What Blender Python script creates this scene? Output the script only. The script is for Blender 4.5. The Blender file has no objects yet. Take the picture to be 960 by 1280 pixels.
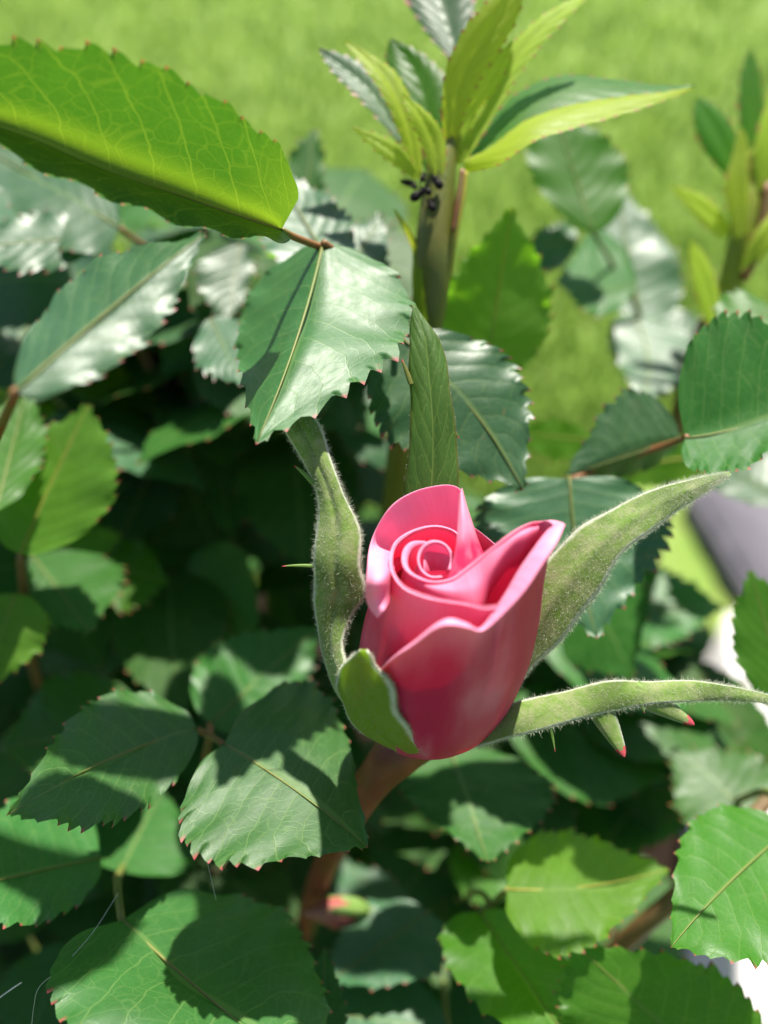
import bpy, math, random
from mathutils import Vector, noise
R_ = math.radians
C = bpy.context.scene.collection
SC = bpy.context.scene

# ------------------------------------------------------------------ camera, sky, sun, exposure
PITCH, CAM_H, FPX, FOCUS = 42.0, 50.0, 1005.0, 9.15          # degrees, cm, focal length in photo pixels, cm
cam_d = bpy.data.cameras.new('camera')
cam = bpy.data.objects.new('camera', cam_d); C.objects.link(cam)
cam.location = (0, 0, CAM_H/100); cam.rotation_euler = (R_(90-PITCH), 0, 0)
cam_d.sensor_fit = 'VERTICAL'; cam_d.lens = 4.3; cam_d.sensor_height = 4.3*1280/FPX; cam_d.sensor_width = cam_d.sensor_height*.75
cam_d.clip_start = .002; cam_d.clip_end = 500
cam_d.dof.use_dof = True; cam_d.dof.focus_distance = FOCUS/100; cam_d.dof.aperture_fstop = 1.5
SC.camera = cam
SUN_EL, SUN_AZ = 63.0, 20.0                                   # elevation; azimuth to the right of straight ahead (+Y)
W = bpy.data.worlds.new('World'); SC.world = W; W.use_nodes = True
wn = W.node_tree.nodes; sky = wn.new('ShaderNodeTexSky'); sky.sky_type = 'NISHITA'; sky.sun_disc = False
sky.sun_elevation = R_(SUN_EL); sky.sun_rotation = R_(SUN_AZ)
W.node_tree.links.new(sky.outputs[0], wn['Background'].inputs[0]); wn['Background'].inputs[1].default_value = .065
sun_d = bpy.data.lights.new('sun', 'SUN'); sun_d.energy = 5.0; sun_d.angle = R_(1.2); sun_d.color = (1, .95, .86)
sun = bpy.data.objects.new('sun', sun_d); C.objects.link(sun)
SUNV = Vector((math.cos(R_(SUN_EL))*math.sin(R_(SUN_AZ)), math.cos(R_(SUN_EL))*math.cos(R_(SUN_AZ)), math.sin(R_(SUN_EL))))
sun.rotation_euler = SUNV.to_track_quat('Z', 'Y').to_euler()
SC.view_settings.view_transform = 'Standard'; SC.view_settings.look = 'None'
SC.view_settings.exposure = 1.35; SC.view_settings.gamma = 1
SC.cycles.use_denoising = True
SC.cycles.max_bounces = 10; SC.cycles.transmission_bounces = 8; SC.cycles.diffuse_bounces = 5
SC.cycles.sample_clamp_indirect = 6

# ------------------------------------------------------------------ helpers
cp, sp_ = math.cos(R_(PITCH)), math.sin(R_(PITCH))
CAM = Vector((0, 0, CAM_H)); RT = Vector((1, 0, 0)); UP = Vector((0, sp_, cp)); FW = Vector((0, cp, -sp_))
def P(px, py, d):                       # a point (cm) seen at photo pixel px, py and d cm deep
    return CAM + FW*d + RT*((px-480)/FPX*d) + UP*((640-py)/FPX*d)
def lerp(a, b, t): return a + (b-a)*t
def cr(p0, p1, p2, p3, t):
    return .5*((2*p1) + (p2-p0)*t + (2*p0-5*p1+4*p2-p3)*t*t + (3*p1-p0-3*p2+p3)*t*t*t)
def spline(pts, s):                     # Catmull-Rom through pts, s in 0..1
    n = len(pts)-1; x = min(max(s, 0), 1)*n; i = min(int(x), n-1); t = x-i
    p1, p2 = pts[i], pts[i+1]
    p0 = pts[i-1] if i > 0 else p1*2-p2
    p3 = pts[i+2] if i+2 <= n else p2*2-p1
    return cr(p0, p1, p2, p3, t)
def mesh_obj(name, verts, faces, mat, parent=None, origin=None, uv=None, attr=None, smooth=True, shade_mats=None):
    if origin is None:
        origin = parent_loc(parent) if parent is not None else sum(verts, Vector())/len(verts)
    me = bpy.data.meshes.new(name)
    me.from_pydata([((v-origin)*.01)[:] for v in verts], [], faces)
    if uv:
        l = me.uv_layers.new(name='UVMap').data
        vi = [0]*len(me.loops); me.loops.foreach_get('vertex_index', vi)
        l.foreach_set('uv', [c for i in vi for c in uv[i]])
    for k, vals in (attr or {}).items():
        me.attributes.new(k, 'FLOAT', 'POINT').data.foreach_set('value', vals)
    if smooth: me.polygons.foreach_set('use_smooth', [True]*len(me.polygons))
    me.materials.append(mat); me.update()
    o = bpy.data.objects.new(name, me); C.objects.link(o)
    pl = Vector()
    if parent is not None: o.parent = parent; pl = parent_loc(parent)
    o.location = (origin-pl)*.01
    return o
WLOC = {}
def parent_loc(p):
    v = Vector(); 
    while p is not None: v = v + Vector(p.location)*100; p = p.parent
    return v
def tag(o, label=None, cat=None, group=None, kind=None):
    for k, v in (('label', label), ('category', cat), ('group', group), ('kind', kind)):
        if v: o[k] = v
    return o
def thing(name, label, cat, loc, group=None):
    o = bpy.data.objects.new(name, None); C.objects.link(o); o.empty_display_size = .005
    o.location = loc*.01
    return tag(o, label, cat, group)
def grid_faces(nu, nv, off=0):
    return [(off+i*nv+j, off+i*nv+j+1, off+(i+1)*nv+j+1, off+(i+1)*nv+j) for i in range(nu-1) for j in range(nv-1)]
def tube(pts, radii, seg=10, n=24, cap=True, wob=0):
    V, F = [], []
    pr = None
    for i in range(n):
        s = i/(n-1); p = spline(pts, s); r = spline([Vector((x, 0, 0)) for x in radii], s).x
        t = (spline(pts, min(s+.01, 1))-spline(pts, max(s-.01, 0))).normalized()
        a = t.cross(Vector((.3, .2, .93))).normalized() if pr is None else (pr-t*pr.dot(t)).normalized()
        pr = a; b = t.cross(a)
        for k in range(seg):
            w = 2*math.pi*k/seg
            rr = r*(1+wob*noise.noise(p*3+Vector((k, 0, 0))))
            V.append(p+(a*math.cos(w)+b*math.sin(w))*rr)
    for i in range(n-1):
        for k in range(seg):
            F.append((i*seg+k, i*seg+(k+1) % seg, (i+1)*seg+(k+1) % seg, (i+1)*seg+k))
    if cap: F += [tuple(reversed(range(seg))), tuple(range((n-1)*seg, n*seg))]
    return V, F
def join(*vf):
    V, F = [], []
    for v, f in vf:
        o = len(V); V += v; F += [tuple(o+i for i in q) for q in f]
    return V, F

# ------------------------------------------------------------------ materials
class NT:
    def __init__(s, name):
        s.m = bpy.data.materials.new(name); s.m.use_nodes = True; s.t = s.m.node_tree; s.n = s.t.nodes
        s.b = s.n['Principled BSDF']; s.out = s.n['Material Output']
    def new(s, typ, **kw):
        n = s.n.new(typ)
        for k, v in kw.items():
            if k.startswith('i_'): n.inputs[k[2:].replace('_', ' ')].default_value = v
            else: setattr(n, k, v)
        return n
    def l(s, a, b): s.t.links.new(a, b)
    def math(s, op, a, b=None, clamp=False):
        n = s.n.new('ShaderNodeMath'); n.operation = op; n.use_clamp = clamp
        for i, x in enumerate((a, b)):
            if x is None: continue
            if isinstance(x, (int, float)): n.inputs[i].default_value = x
            else: s.l(x, n.inputs[i])
        return n.outputs[0]
    def mix(s, f, a, b, typ='RGBA', blend='MIX'):
        n = s.n.new('ShaderNodeMix'); n.data_type = typ; n.blend_type = blend
        A, B = (6, 7)
        for i, x in ((0, f), (A, a), (B, b)):
            if isinstance(x, (int, float)): n.inputs[i].default_value = x
            elif isinstance(x, tuple): n.inputs[i].default_value = (*x, 1)
            else: s.l(x, n.inputs[i])
        return n.outputs[2]
    def noise(s, scale, detail=3, vec=None, rough=.5):
        n = s.new('ShaderNodeTexNoise'); n.inputs['Scale'].default_value = scale; n.inputs['Detail'].default_value = detail; n.inputs['Roughness'].default_value = rough
        if vec is not None: s.l(vec, n.inputs['Vector'])
        return n.outputs[0]
    def ramp(s, fac, a, b, lo=0., hi=1.):
        n = s.new('ShaderNodeMapRange'); n.inputs[1].default_value = a; n.inputs[2].default_value = b; n.inputs[3].default_value = lo; n.inputs[4].default_value = hi
        n.interpolation_type = 'SMOOTHSTEP'; s.l(fac, n.inputs[0]); return n.outputs[0]
    def bump(s, h, strength, dist):
        n = s.new('ShaderNodeBump'); n.inputs['Strength'].default_value = strength; n.inputs['Distance'].default_value = dist
        s.l(h, n.inputs['Height']); return n.outputs[0]

def leaf_mat(name, base, trans, rough=.38, tmix=.35, vein=(.16, .24, .07), veinmix=.35, tip=(.32, .05, .06), spec=.27, tert=.25, tveins=.5, tgain=1.0, rim=0., midglow=0.):
    k = NT(name)
    uv = k.new('ShaderNodeUVMap'); sx = k.new('ShaderNodeSeparateXYZ'); k.l(uv.outputs[0], sx.inputs[0])
    u = sx.outputs[0]; v = k.math('SUBTRACT', k.math('MULTIPLY', sx.outputs[1], 2), 1); av = k.math('ABSOLUTE', v)
    geo = k.new('ShaderNodeNewGeometry'); oi = k.new('ShaderNodeObjectInfo')
    cmv = k.new('ShaderNodeVectorMath', operation='MULTIPLY'); k.l(uv.outputs[0], cmv.inputs[0]); cmv.inputs[1].default_value = (2.6, 1.9, 1)
    side = k.math('GREATER_THAN', v, 0)
    wob = k.math('MULTIPLY', k.math('SUBTRACT', k.noise(3.5, 2, cmv.outputs[0]), .5), .05)
    # side veins: lines bending forward from the midrib to the margin
    ph = k.math('ADD', k.math('SUBTRACT', u, k.math('MULTIPLY', k.math('POWER', av, 1.25), .24)), wob)
    ph = k.math('ADD', k.math('MULTIPLY', ph, 9.), k.math('MULTIPLY', side, .45))
    fr = k.math('FRACT', ph); dv = k.math('MULTIPLY', k.math('ABSOLUTE', k.math('SUBTRACT', fr, .5)), 2)  # 1 at the vein
    sec = k.ramp(dv, .91, 1.)
    quilt = k.ramp(dv, .2, 1.)
    mid = k.ramp(av, .05, .015)
    vo = k.new('ShaderNodeTexVoronoi', feature='DISTANCE_TO_EDGE'); vo.inputs['Scale'].default_value = 6.5
    wv = k.new('ShaderNodeTexNoise'); wv.inputs['Scale'].default_value = 5; k.l(cmv.outputs[0], wv.inputs['Vector'])
    wa = k.new('ShaderNodeVectorMath', operation='MULTIPLY_ADD'); k.l(wv.outputs['Color'], wa.inputs[0]); wa.inputs[1].default_value = (.13, .13, 0); k.l(cmv.outputs[0], wa.inputs[2])
    k.l(wa.outputs[0], vo.inputs['Vector'])
    ter = k.ramp(vo.outputs['Distance'], .05, .0)
    vo2 = k.new('ShaderNodeTexVoronoi', feature='DISTANCE_TO_EDGE'); vo2.inputs['Scale'].default_value = 17; k.l(wa.outputs[0], vo2.inputs['Vector'])
    ter2 = k.math('MULTIPLY', k.ramp(vo2.outputs['Distance'], .1, .0), .35)
    veins = k.math('MAXIMUM', k.math('MAXIMUM', sec, mid), k.math('MULTIPLY', k.math('MAXIMUM', ter, ter2), tert*2))
    n1 = k.noise(2.2, 4, cmv.outputs[0]); n2 = k.noise(28, 3, cmv.outputs[0])
    var = k.math('ADD', k.math('ADD', k.math('MULTIPLY', n1, .5), k.math('MULTIPLY', oi.outputs['Random'], .5)), .5)
    var = k.math('ADD', var, k.math('MULTIPLY', k.math('SUBTRACT', n2, .5), .3))
    hs = k.new('ShaderNodeHueSaturation'); hs.inputs['Color'].default_value = (*base, 1)
    k.l(k.math('ADD', k.math('MULTIPLY', oi.outputs['Random'], .03), .485), hs.inputs['Hue']); k.l(var, hs.inputs['Value'])
    c = k.mix(k.math('MULTIPLY', veins, veinmix), hs.outputs[0], vein)
    sv = k.new('ShaderNodeVectorMath', operation='ADD'); k.l(cmv.outputs[0], sv.inputs[0]); rv = k.math('MULTIPLY', oi.outputs['Random'], 37.); k.l(rv, sv.inputs[1])
    spot = k.math('MULTIPLY', k.ramp(k.noise(5.5, 4, sv.outputs[0], .65), .68, .76), .55)
    c = k.mix(spot, c, (.13, .10, .035))
    at = k.new('ShaderNodeAttribute'); at.attribute_name = 'tipm'
    if rim: 
        ed = k.math('MULTIPLY', k.ramp(av, .88, 1.), rim); c = k.mix(ed, c, tip)
    c = k.mix(k.ramp(at.outputs['Fac'], .3, .95), c, tip)
    tc = k.mix(k.math('MULTIPLY', veins, tveins), (trans[0]*tgain, trans[1]*tgain, trans[2]*tgain), (min(trans[0]*2.4*tgain, .9), min(trans[1]*1.45*tgain, .95), trans[2]*1.8*tgain))
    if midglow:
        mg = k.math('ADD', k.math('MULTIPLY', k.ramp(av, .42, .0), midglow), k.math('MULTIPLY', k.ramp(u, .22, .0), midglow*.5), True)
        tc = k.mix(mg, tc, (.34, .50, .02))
    tc = k.mix(k.ramp(at.outputs['Fac'], .3, .95), tc, (.4, .08, .05))
    k.l(c, k.b.inputs['Base Color']); k.b.inputs['Specular IOR Level'].default_value = spec
    k.l(k.math('ADD', k.math('MULTIPLY', k.noise(9, 4, cmv.outputs[0]), .22), rough-.1), k.b.inputs['Roughness'])
    h = k.math('ADD', k.math('MULTIPLY', k.math('SUBTRACT', 1., quilt), .8), k.math('MULTIPLY', n2, .12))
    h = k.math('SUBTRACT', h, k.math('MULTIPLY', veins, .35))
    nb = k.bump(h, .30, .00014)
    k.l(nb, k.b.inputs['Normal'])
    tr = k.new('ShaderNodeBsdfTranslucent'); k.l(tc, tr.inputs[0]); k.l(nb, tr.inputs['Normal'])
    ms = k.new('ShaderNodeMixShader'); ms.inputs[0].default_value = tmix
    k.l(k.b.outputs[0], ms.inputs[1]); k.l(tr.outputs[0], ms.inputs[2]); k.l(ms.outputs[0], k.out.inputs[0])
    return k.m
def soft_mat(name, col, col2, rough=.6, tmix=.2, tcol=None, nscale=400, bumpd=.0001, spec=.35, stretch=None, sheen=0., margin=None, big=0):
    k = NT(name); tcoord = k.new('ShaderNodeTexCoord'); vec = tcoord.outputs['Object']
    if stretch:
        m = k.new('ShaderNodeVectorMath', operation='MULTIPLY'); k.l(vec, m.inputs[0]); m.inputs[1].default_value = stretch; vec = m.outputs[0]
    n = k.noise(nscale, 5, vec, .6)
    c = k.mix(k.ramp(n, .3, .7), col, col2)
    if big: c = k.mix(k.math('MULTIPLY', k.ramp(k.noise(big, 3, vec), .4, .65), .75), c, tuple(x*.55 for x in col))
    if margin:
        uv = k.new('ShaderNodeUVMap'); sx = k.new('ShaderNodeSeparateXYZ'); k.l(uv.outputs[0], sx.inputs[0])
        e = k.math('ABSOLUTE', k.math('SUBTRACT', k.math('MULTIPLY', sx.outputs[1], 2), 1))
        e = k.math('ADD', e, k.math('MULTIPLY', k.math('SUBTRACT', k.noise(1500, 2, tcoord.outputs['Object']), .5), .14))
        c = k.mix(k.ramp(e, .84, .97), c, margin)
    k.l(c, k.b.inputs['Base Color'])
    k.b.inputs['Roughness'].default_value = rough; k.b.inputs['Specular IOR Level'].default_value = spec
    if sheen: k.b.inputs['Sheen Weight'].default_value = sheen
    nb = k.bump(k.noise(nscale*4, 3, vec), .5, bumpd); k.l(nb, k.b.inputs['Normal'])
    if tmix:
        tr = k.new('ShaderNodeBsdfTranslucent'); tr.inputs[0].default_value = (*(tcol or col), 1)
        ms = k.new('ShaderNodeMixShader'); ms.inputs[0].default_value = tmix
        k.l(k.b.outputs[0], ms.inputs[1]); k.l(tr.outputs[0], ms.inputs[2]); k.l(ms.outputs[0], k.out.inputs[0])
    return k.m
M = {}
M['mature'] = leaf_mat('leaf_mature', (.025, .092, .012), (.06, .29, .012), rough=.40, tmix=.30)
M['glossy'] = leaf_mat('leaf_glossy', (.026, .092, .018), (.06, .28, .014), rough=.47, tmix=.24, spec=.42)
M['dark'] = leaf_mat('leaf_dark', (.020, .074, .010), (.045, .2, .01), rough=.5, tmix=.18, spec=.16)  # darker leaf copy for shaded spots; some shade is put into the colour
M['blue'] = leaf_mat('leaf_blue', (.026, .082, .03), (.05, .2, .025), rough=.41, tmix=.2, spec=.45)
M['green'] = leaf_mat('leaf_green', (.038, .125, .010), (.11, .40, .010), rough=.42, tmix=.42)
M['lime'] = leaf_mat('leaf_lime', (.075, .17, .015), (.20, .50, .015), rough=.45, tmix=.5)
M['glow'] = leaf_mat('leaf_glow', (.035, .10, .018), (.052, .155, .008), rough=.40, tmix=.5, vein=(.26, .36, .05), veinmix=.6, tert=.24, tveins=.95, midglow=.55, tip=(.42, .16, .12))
M['young'] = leaf_mat('leaf_young', (.27, .36, .028), (.68, .82, .045), rough=.5, tmix=.5, spec=.25, tip=(.35, .10, .07), vein=(.26, .33, .06), veinmix=.4)
M['sepal'] = soft_mat('sepal_felt', (.15, .255, .04), (.27, .31, .13), rough=.8, tmix=.25, tcol=(.3, .5, .06), nscale=700, spec=.15, sheen=.3, margin=(.46, .49, .37), big=170)
M['sepal_lime'] = soft_mat('sepal_lime', (.19, .30, .035), (.24, .31, .07), rough=.7, tmix=.45, tcol=(.55, .75, .05), nscale=700, spec=.2, margin=(.72, .72, .66))
M['sepal_leaf'] = leaf_mat('sepal_leaf', (.05, .13, .02), (.2, .45, .03), rough=.42, tmix=.3, vein=(.2, .28, .06), veinmix=.5, rim=.2)
M['fuzz'] = soft_mat('fuzz', (.55, .58, .45), (.64, .64, .54), rough=.7, tmix=.5, tcol=(.6, .63, .5), nscale=100, spec=.3)
M['tooth'] = soft_mat('tooth_lime', (.15, .27, .05), (.2, .3, .08), rough=.5, tmix=.3, tcol=(.4, .6, .06), nscale=600)
M['tooth_tip'] = soft_mat('tooth_tip', (.45, .05, .07), (.5, .08, .09), rough=.4, tmix=.2, nscale=500)
M['stem_red'] = soft_mat('stem_red', (.24, .06, .03), (.14, .07, .022), rough=.5, tmix=.08, nscale=200, stretch=(1, 1, .25), big=120)
M['stem_green'] = soft_mat('stem_green', (.10, .13, .018), (.13, .12, .025), rough=.45, tmix=.12, tcol=(.35, .5, .04), nscale=250, stretch=(1, 1, .15))
M['stem_brown'] = soft_mat('stem_brown', (.16, .085, .03), (.11, .07, .025), rough=.55, tmix=0, nscale=250, stretch=(1, 1, .2))
M['stem_yellow'] = soft_mat('stem_yellow', (.30, .25, .03), (.24, .24, .03), rough=.5, tmix=.15, nscale=250)
M['stem_lime'] = soft_mat('stem_lime', (.26, .31, .03), (.2, .24, .03), rough=.5, tmix=.25, tcol=(.5, .6, .05), nscale=200)
M['petiole'] = soft_mat('petiole', (.22, .07, .03), (.14, .12, .03), rough=.5, tmix=.1, nscale=200)
M['petiole_green'] = soft_mat('petiole_green', (.12, .17, .03), (.16, .16, .04), rough=.5, tmix=.1, nscale=200)
M['black'] = soft_mat('aphid_black', (.006, .005, .006), (.012, .01, .012), rough=.6, tmix=0, nscale=900, spec=.12)
M['silk'] = soft_mat('silk', (.8, .8, .76), (.85, .85, .8), rough=.3, tmix=.4, nscale=300)
M['kerb'] = soft_mat('kerb_white', (.74, .70, .67), (.58, .54, .52), rough=.8, tmix=0, nscale=60, bumpd=.001)
M['slab'] = soft_mat('slab_grey', (.12, .108, .125), (.09, .083, .098), rough=.85, tmix=0, nscale=50, bumpd=.001)
M['soil'] = soft_mat('soil', (.012, .008, .006), (.024, .017, .012), rough=1., tmix=0, nscale=70, bumpd=.006, spec=.0)
M['lawn'] = soft_mat('lawn', (.11, .19, .024), (.16, .22, .045), rough=.9, tmix=0, nscale=22, bumpd=.004)
M['grass'] = soft_mat('grass', (.135, .235, .030), (.165, .25, .045), rough=.6, tmix=.35, tcol=(.36, .54, .10), nscale=18, spec=.2)
M['dry_bud'] = soft_mat('bud_tip', (.30, .05, .045), (.32, .16, .09), rough=.6, tmix=.2, tcol=(.5, .12, .08), nscale=180)

def petal_mat(name, a, b, trans, tmix, lo=.32, hi=.66):
    k = NT(name); uv = k.new('ShaderNodeUVMap'); sx = k.new('ShaderNodeSeparateXYZ'); k.l(uv.outputs[0], sx.inputs[0])
    m = k.new('ShaderNodeVectorMath', operation='MULTIPLY'); k.l(uv.outputs[0], m.inputs[0]); m.inputs[1].default_value = (70, 1.6, 1)
    st = k.noise(1., 4, m.outputs[0], .6)                       # fine lengthwise veining
    n2 = k.noise(4, 3, uv.outputs[0]); fine = k.noise(160, 2, uv.outputs[0])
    c = k.mix(k.ramp(sx.outputs[1], lo, hi), a, b)             # deeper towards the petal's foot
    c = k.mix(k.math('MULTIPLY', k.ramp(st, .4, .75), .2), c, (a[0]*.9, a[1]*.6, a[2]*.72))
    c = k.mix(k.math('MULTIPLY', k.ramp(n2, .4, .75), .3), c, (b[0], min(b[1]*1.35, 1), min(b[2]*1.25, 1)))
    k.l(c, k.b.inputs['Base Color']); k.b.inputs['Roughness'].default_value = .5; k.b.inputs['Specular IOR Level'].default_value = .22
    k.b.inputs['Sheen Weight'].default_value = .03
    nb = k.bump(k.math('ADD', k.math('MULTIPLY', st, .7), k.math('MULTIPLY', fine, .5)), .35, .00012); k.l(nb, k.b.inputs['Normal'])
    tr = k.new('ShaderNodeBsdfTranslucent'); tr.inputs[0].default_value = (*trans, 1); k.l(nb, tr.inputs['Normal'])
    ms = k.new('ShaderNodeMixShader'); ms.inputs[0].default_value = tmix
    k.l(k.b.outputs[0], ms.inputs[1]); k.l(tr.outputs[0], ms.inputs[2]); k.l(ms.outputs[0], k.out.inputs[0])
    return k.m
M['petal'] = petal_mat('petal_pink', (.68, .028, .12), (.93, .40, .58), (.92, .11, .25), .42, .42, .68)
M['petal_pale'] = petal_mat('petal_pale', (.80, .13, .27), (.93, .43, .61), (.95, .24, .42), .42, .0, .7)
M['petal_in'] = petal_mat('petal_in', (.66, .03, .12), (.93, .32, .49), (.93, .14, .28), .42, .1, .6)
M['petal_outer'] = petal_mat('petal_outer', (.52, .022, .098), (.90, .34, .52), (.74, .04, .14), .30, .5, .66)  # deep body colour holds some of the front's shade; pale rim is pigment

# ------------------------------------------------------------------ ground: soil bed, lawn, path, edging
def sheet_obj(name, x0, x1, y0, y1, z, mat, nx=2, ny=2, rough=0):
    V = []
    for i in range(nx):
        for j in range(ny):
            x = lerp(x0, x1, i/(nx-1)); y = lerp(y0, y1, j/(ny-1))
            V.append(Vector((x, y, z+rough*noise.fractal(Vector((x*.12, y*.12, 1.3)), 1., 2., 4))))
    return mesh_obj(name, V, grid_faces(nx, ny), mat, origin=Vector(((x0+x1)/2, (y0+y1)/2, 0)))
tag(sheet_obj('lawn', -9000, 9000, -9000, 9000, -1.2, M['lawn']), kind='structure')
tag(sheet_obj('flower_bed', -90, 26, -60, 46, 0, M['soil'], 90, 90, 1.0), kind='structure')
rnd = random.Random(4)
V, F = [], []
for i in range(60000):
    yy = 40*math.exp(rnd.random()*math.log(11.)); xx = (rnd.random()-.5)*yy*1.6
    if yy < 47 and xx < 26: continue
    if 30 < yy < 62 and 19 < xx < 70: continue
    cl = noise.noise(Vector((xx*.06, yy*.06, 3)))
    h = rnd.uniform(1.4, 2.8)*(1+.25*cl)*(1+yy/600); a = rnd.random()*6.28; lean = rnd.uniform(.2, 1.2)*h*.6
    w = rnd.uniform(.12, .22)*(1+yy/150)
    b = Vector((xx, yy, -1.3)); dx = Vector((math.cos(a), math.sin(a), 0)); dy = Vector((-dx.y, dx.x, 0))
    o = len(V)
    V += [b-dx*w, b+dx*w, b+dy*lean*.35+Vector((0, 0, h*.6))-dx*w*.8, b+dy*lean*.35+Vector((0, 0, h*.6))+dx*w*.8, b+dy*lean+Vector((0, 0, h))]
    F += [(o, o+1, o+3, o+2), (o+2, o+3, o+4)]
tag(mesh_obj('grass', V, F, M['grass'], origin=Vector((0, 100, 0))), kind='stuff')
def block(name, c, sx, sy, sz, rz, mat, bev=.6, parent=None):
    import bmesh
    bm = bmesh.new(); bmesh.ops.create_cube(bm, size=1)
    for v in bm.verts: v.co.x *= sx; v.co.y *= sy; v.co.z *= sz
    bmesh.ops.bevel(bm, geom=bm.edges[:], offset=bev, segments=3, affect='EDGES')
    bmesh.ops.subdivide_edges(bm, edges=[e for e in bm.edges if e.calc_length() > 4], cuts=6, use_grid_fill=True)
    ca, sa = math.cos(rz), math.sin(rz); V = []
    for v in bm.verts:
        q = v.co + v.co.normalized()*.25*noise.noise(v.co*.5)
        V.append(Vector((q.x*ca-q.y*sa, q.x*sa+q.y*ca, q.z))+c)
    F = [tuple(v.index for v in f.verts) for f in bm.faces]; bm.verts.index_update(); bm.free()
    return mesh_obj(name, V, F, mat, origin=c)
def ground_pt(px, py, z):
    r = P(px, py, 1)-CAM; return CAM + r*((z-CAM_H)/r.z)
ka, kb = ground_pt(912, 742, 12), ground_pt(940, 1290, 12)
dr = (ka-kb); ln = dr.length; rz = math.atan2(dr.y, dr.x)
perp = Vector((dr.y, -dr.x, 0)).normalized()
kerb = block('edging_block', (ka+kb)/2-dr.normalized()*10+perp*4.6+Vector((0, 0, -6.2)), ln+20, 9, 12.4, rz, M['kerb'], .8)
tag(kerb, 'white painted edging block beside the rose bed at the right edge', 'edging')
slab = block('paving_slab', ground_pt(985, 690, 0)+Vector((11.5, 1, -.1)), 36, 16.5, 4, R_(6), M['slab'], .5)
tag(slab, 'grey mauve paving slab lying beyond the white edging', 'paving slab')

# ------------------------------------------------------------------ leaves
def wprof(u, e=.8, f=.62):
    return (math.sin(math.pi*min(max(u, 0), 1)**e)+1e-9)**(f+.55*u)
def leaf_mesh(b, t, L, Rr, m, teeth=13, depth=.07, cup=.0, seed=0, nv=7, puck=.012, curl=.0, full=.62):
    """b base, t tip, L / Rr the two margins at mid length, m the midrib at mid length (all Vector, cm)."""
    rn = random.Random(seed); us = [0.]; we = .80+rn.uniform(-.06, .09); bend = rn.uniform(-.10, .10); wv = rn.uniform(.08, .2)
    tt = [(i+rn.uniform(-.24, .24))/teeth for i in range(teeth)]
    hs = [0.]; fw = [0.]
    for i in range(teeth):
        a = max(tt[i], .015); e = (tt[i+1] if i+1 < teeth else .985); sp = e-a
        hh = rn.uniform(.5, 1.35)*(min(1, a*7))*(.55+.45*math.sin(math.pi*min(a*1.1, 1)))
        for f, g in ((.06, 0), (.35, .34), (.62, .72), (.86, 1.), (.93, .62)):
            us.append(a+sp*f); hs.append(hh*g); fw.append(hh*(.55 if f == .86 else (.15 if f == .93 else .1*g)))
    us.append(1.); hs.append(0); fw.append(0)
    V, uv, tipm = [], [], []
    ax = t-b; ln = ax.length; axn = ax.normalized()
    vl, vr = L-m, Rr-m
    nrm = vr.cross(ax).normalized()
    if nrm.dot(CAM-m) < 0: nrm = -nrm
    ctl = m*2-(b+t)*.5
    off = Vector((seed*1.7, seed*.9, 0))
    cols = [0]+[((j/nv)**.85) for j in range(1, nv)]+[1.]
    cols = cols[:-1]+[.93, 1.]
    sgn = [-c for c in reversed(cols[1:])]+cols
    for i, u in enumerate(us):
        c = b*(1-u)**2+ctl*2*u*(1-u)+t*u*u
        w = wprof(u, we, full)
        for s in sgn:
            side = vr if s > 0 else vl; a = abs(s)
            wl = side.length
            p = c+side*(a*w)
            k = a**6
            if a > .9:
                dk = depth*hs[i]*(1 if a > .99 else .35)
                p += side.normalized()*dk + axn*(depth*1.2*fw[i]*(1 if a > .99 else .2))
            p += nrm*(cup*w*w*(a*a-a*.0)*wl)                                    # cross curvature
            p += nrm*(-curl*(u-.5)**2*ln)
            ph = 9*(u-.24*a**1.25)+(.45 if s > 0 else 0)
            p += nrm*(puck*(.5-abs((ph % 1)-.5)*1.)*w*min(1, a*4)*(1-.5*a))      # raised between the side veins
            p += nrm*(wv*noise.noise(p*.9+off)*w*wl*.7)+vr.normalized()*(bend*wl*math.sin(math.pi*u)*u)
            p += nrm*(.03*a**3*math.sin(u*teeth*2.1+seed))
            V.append(p); uv.append((u, .5+.5*s))
            tipm.append(1. if (a > .99 and hs[i] > .5 and fw[i] > .3*hs[i]) or (u == 1.) else 0.)
    F = grid_faces(len(us), len(sgn))
    mid = [b*(1-u)**2+ctl*2*u*(1-u)+t*u*u+nrm*.005 for u in (0, .15, .3, .45, .6, .75, .9, .985)]
    return V, F, uv, tipm, mid
SEED = [1]
def deeper(d): return d if d < 10.6 else 10.6+(d-10.6)*1.55
def sheen(px, py):                       # tilt at which a leaf mirrors the sun to the camera
    v = (CAM-P(px, py, 10)).normalized()+SUNV
    return v.dot(RT)/-v.dot(FW)+.13, v.dot(UP)/-v.dot(FW)-.13
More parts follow.
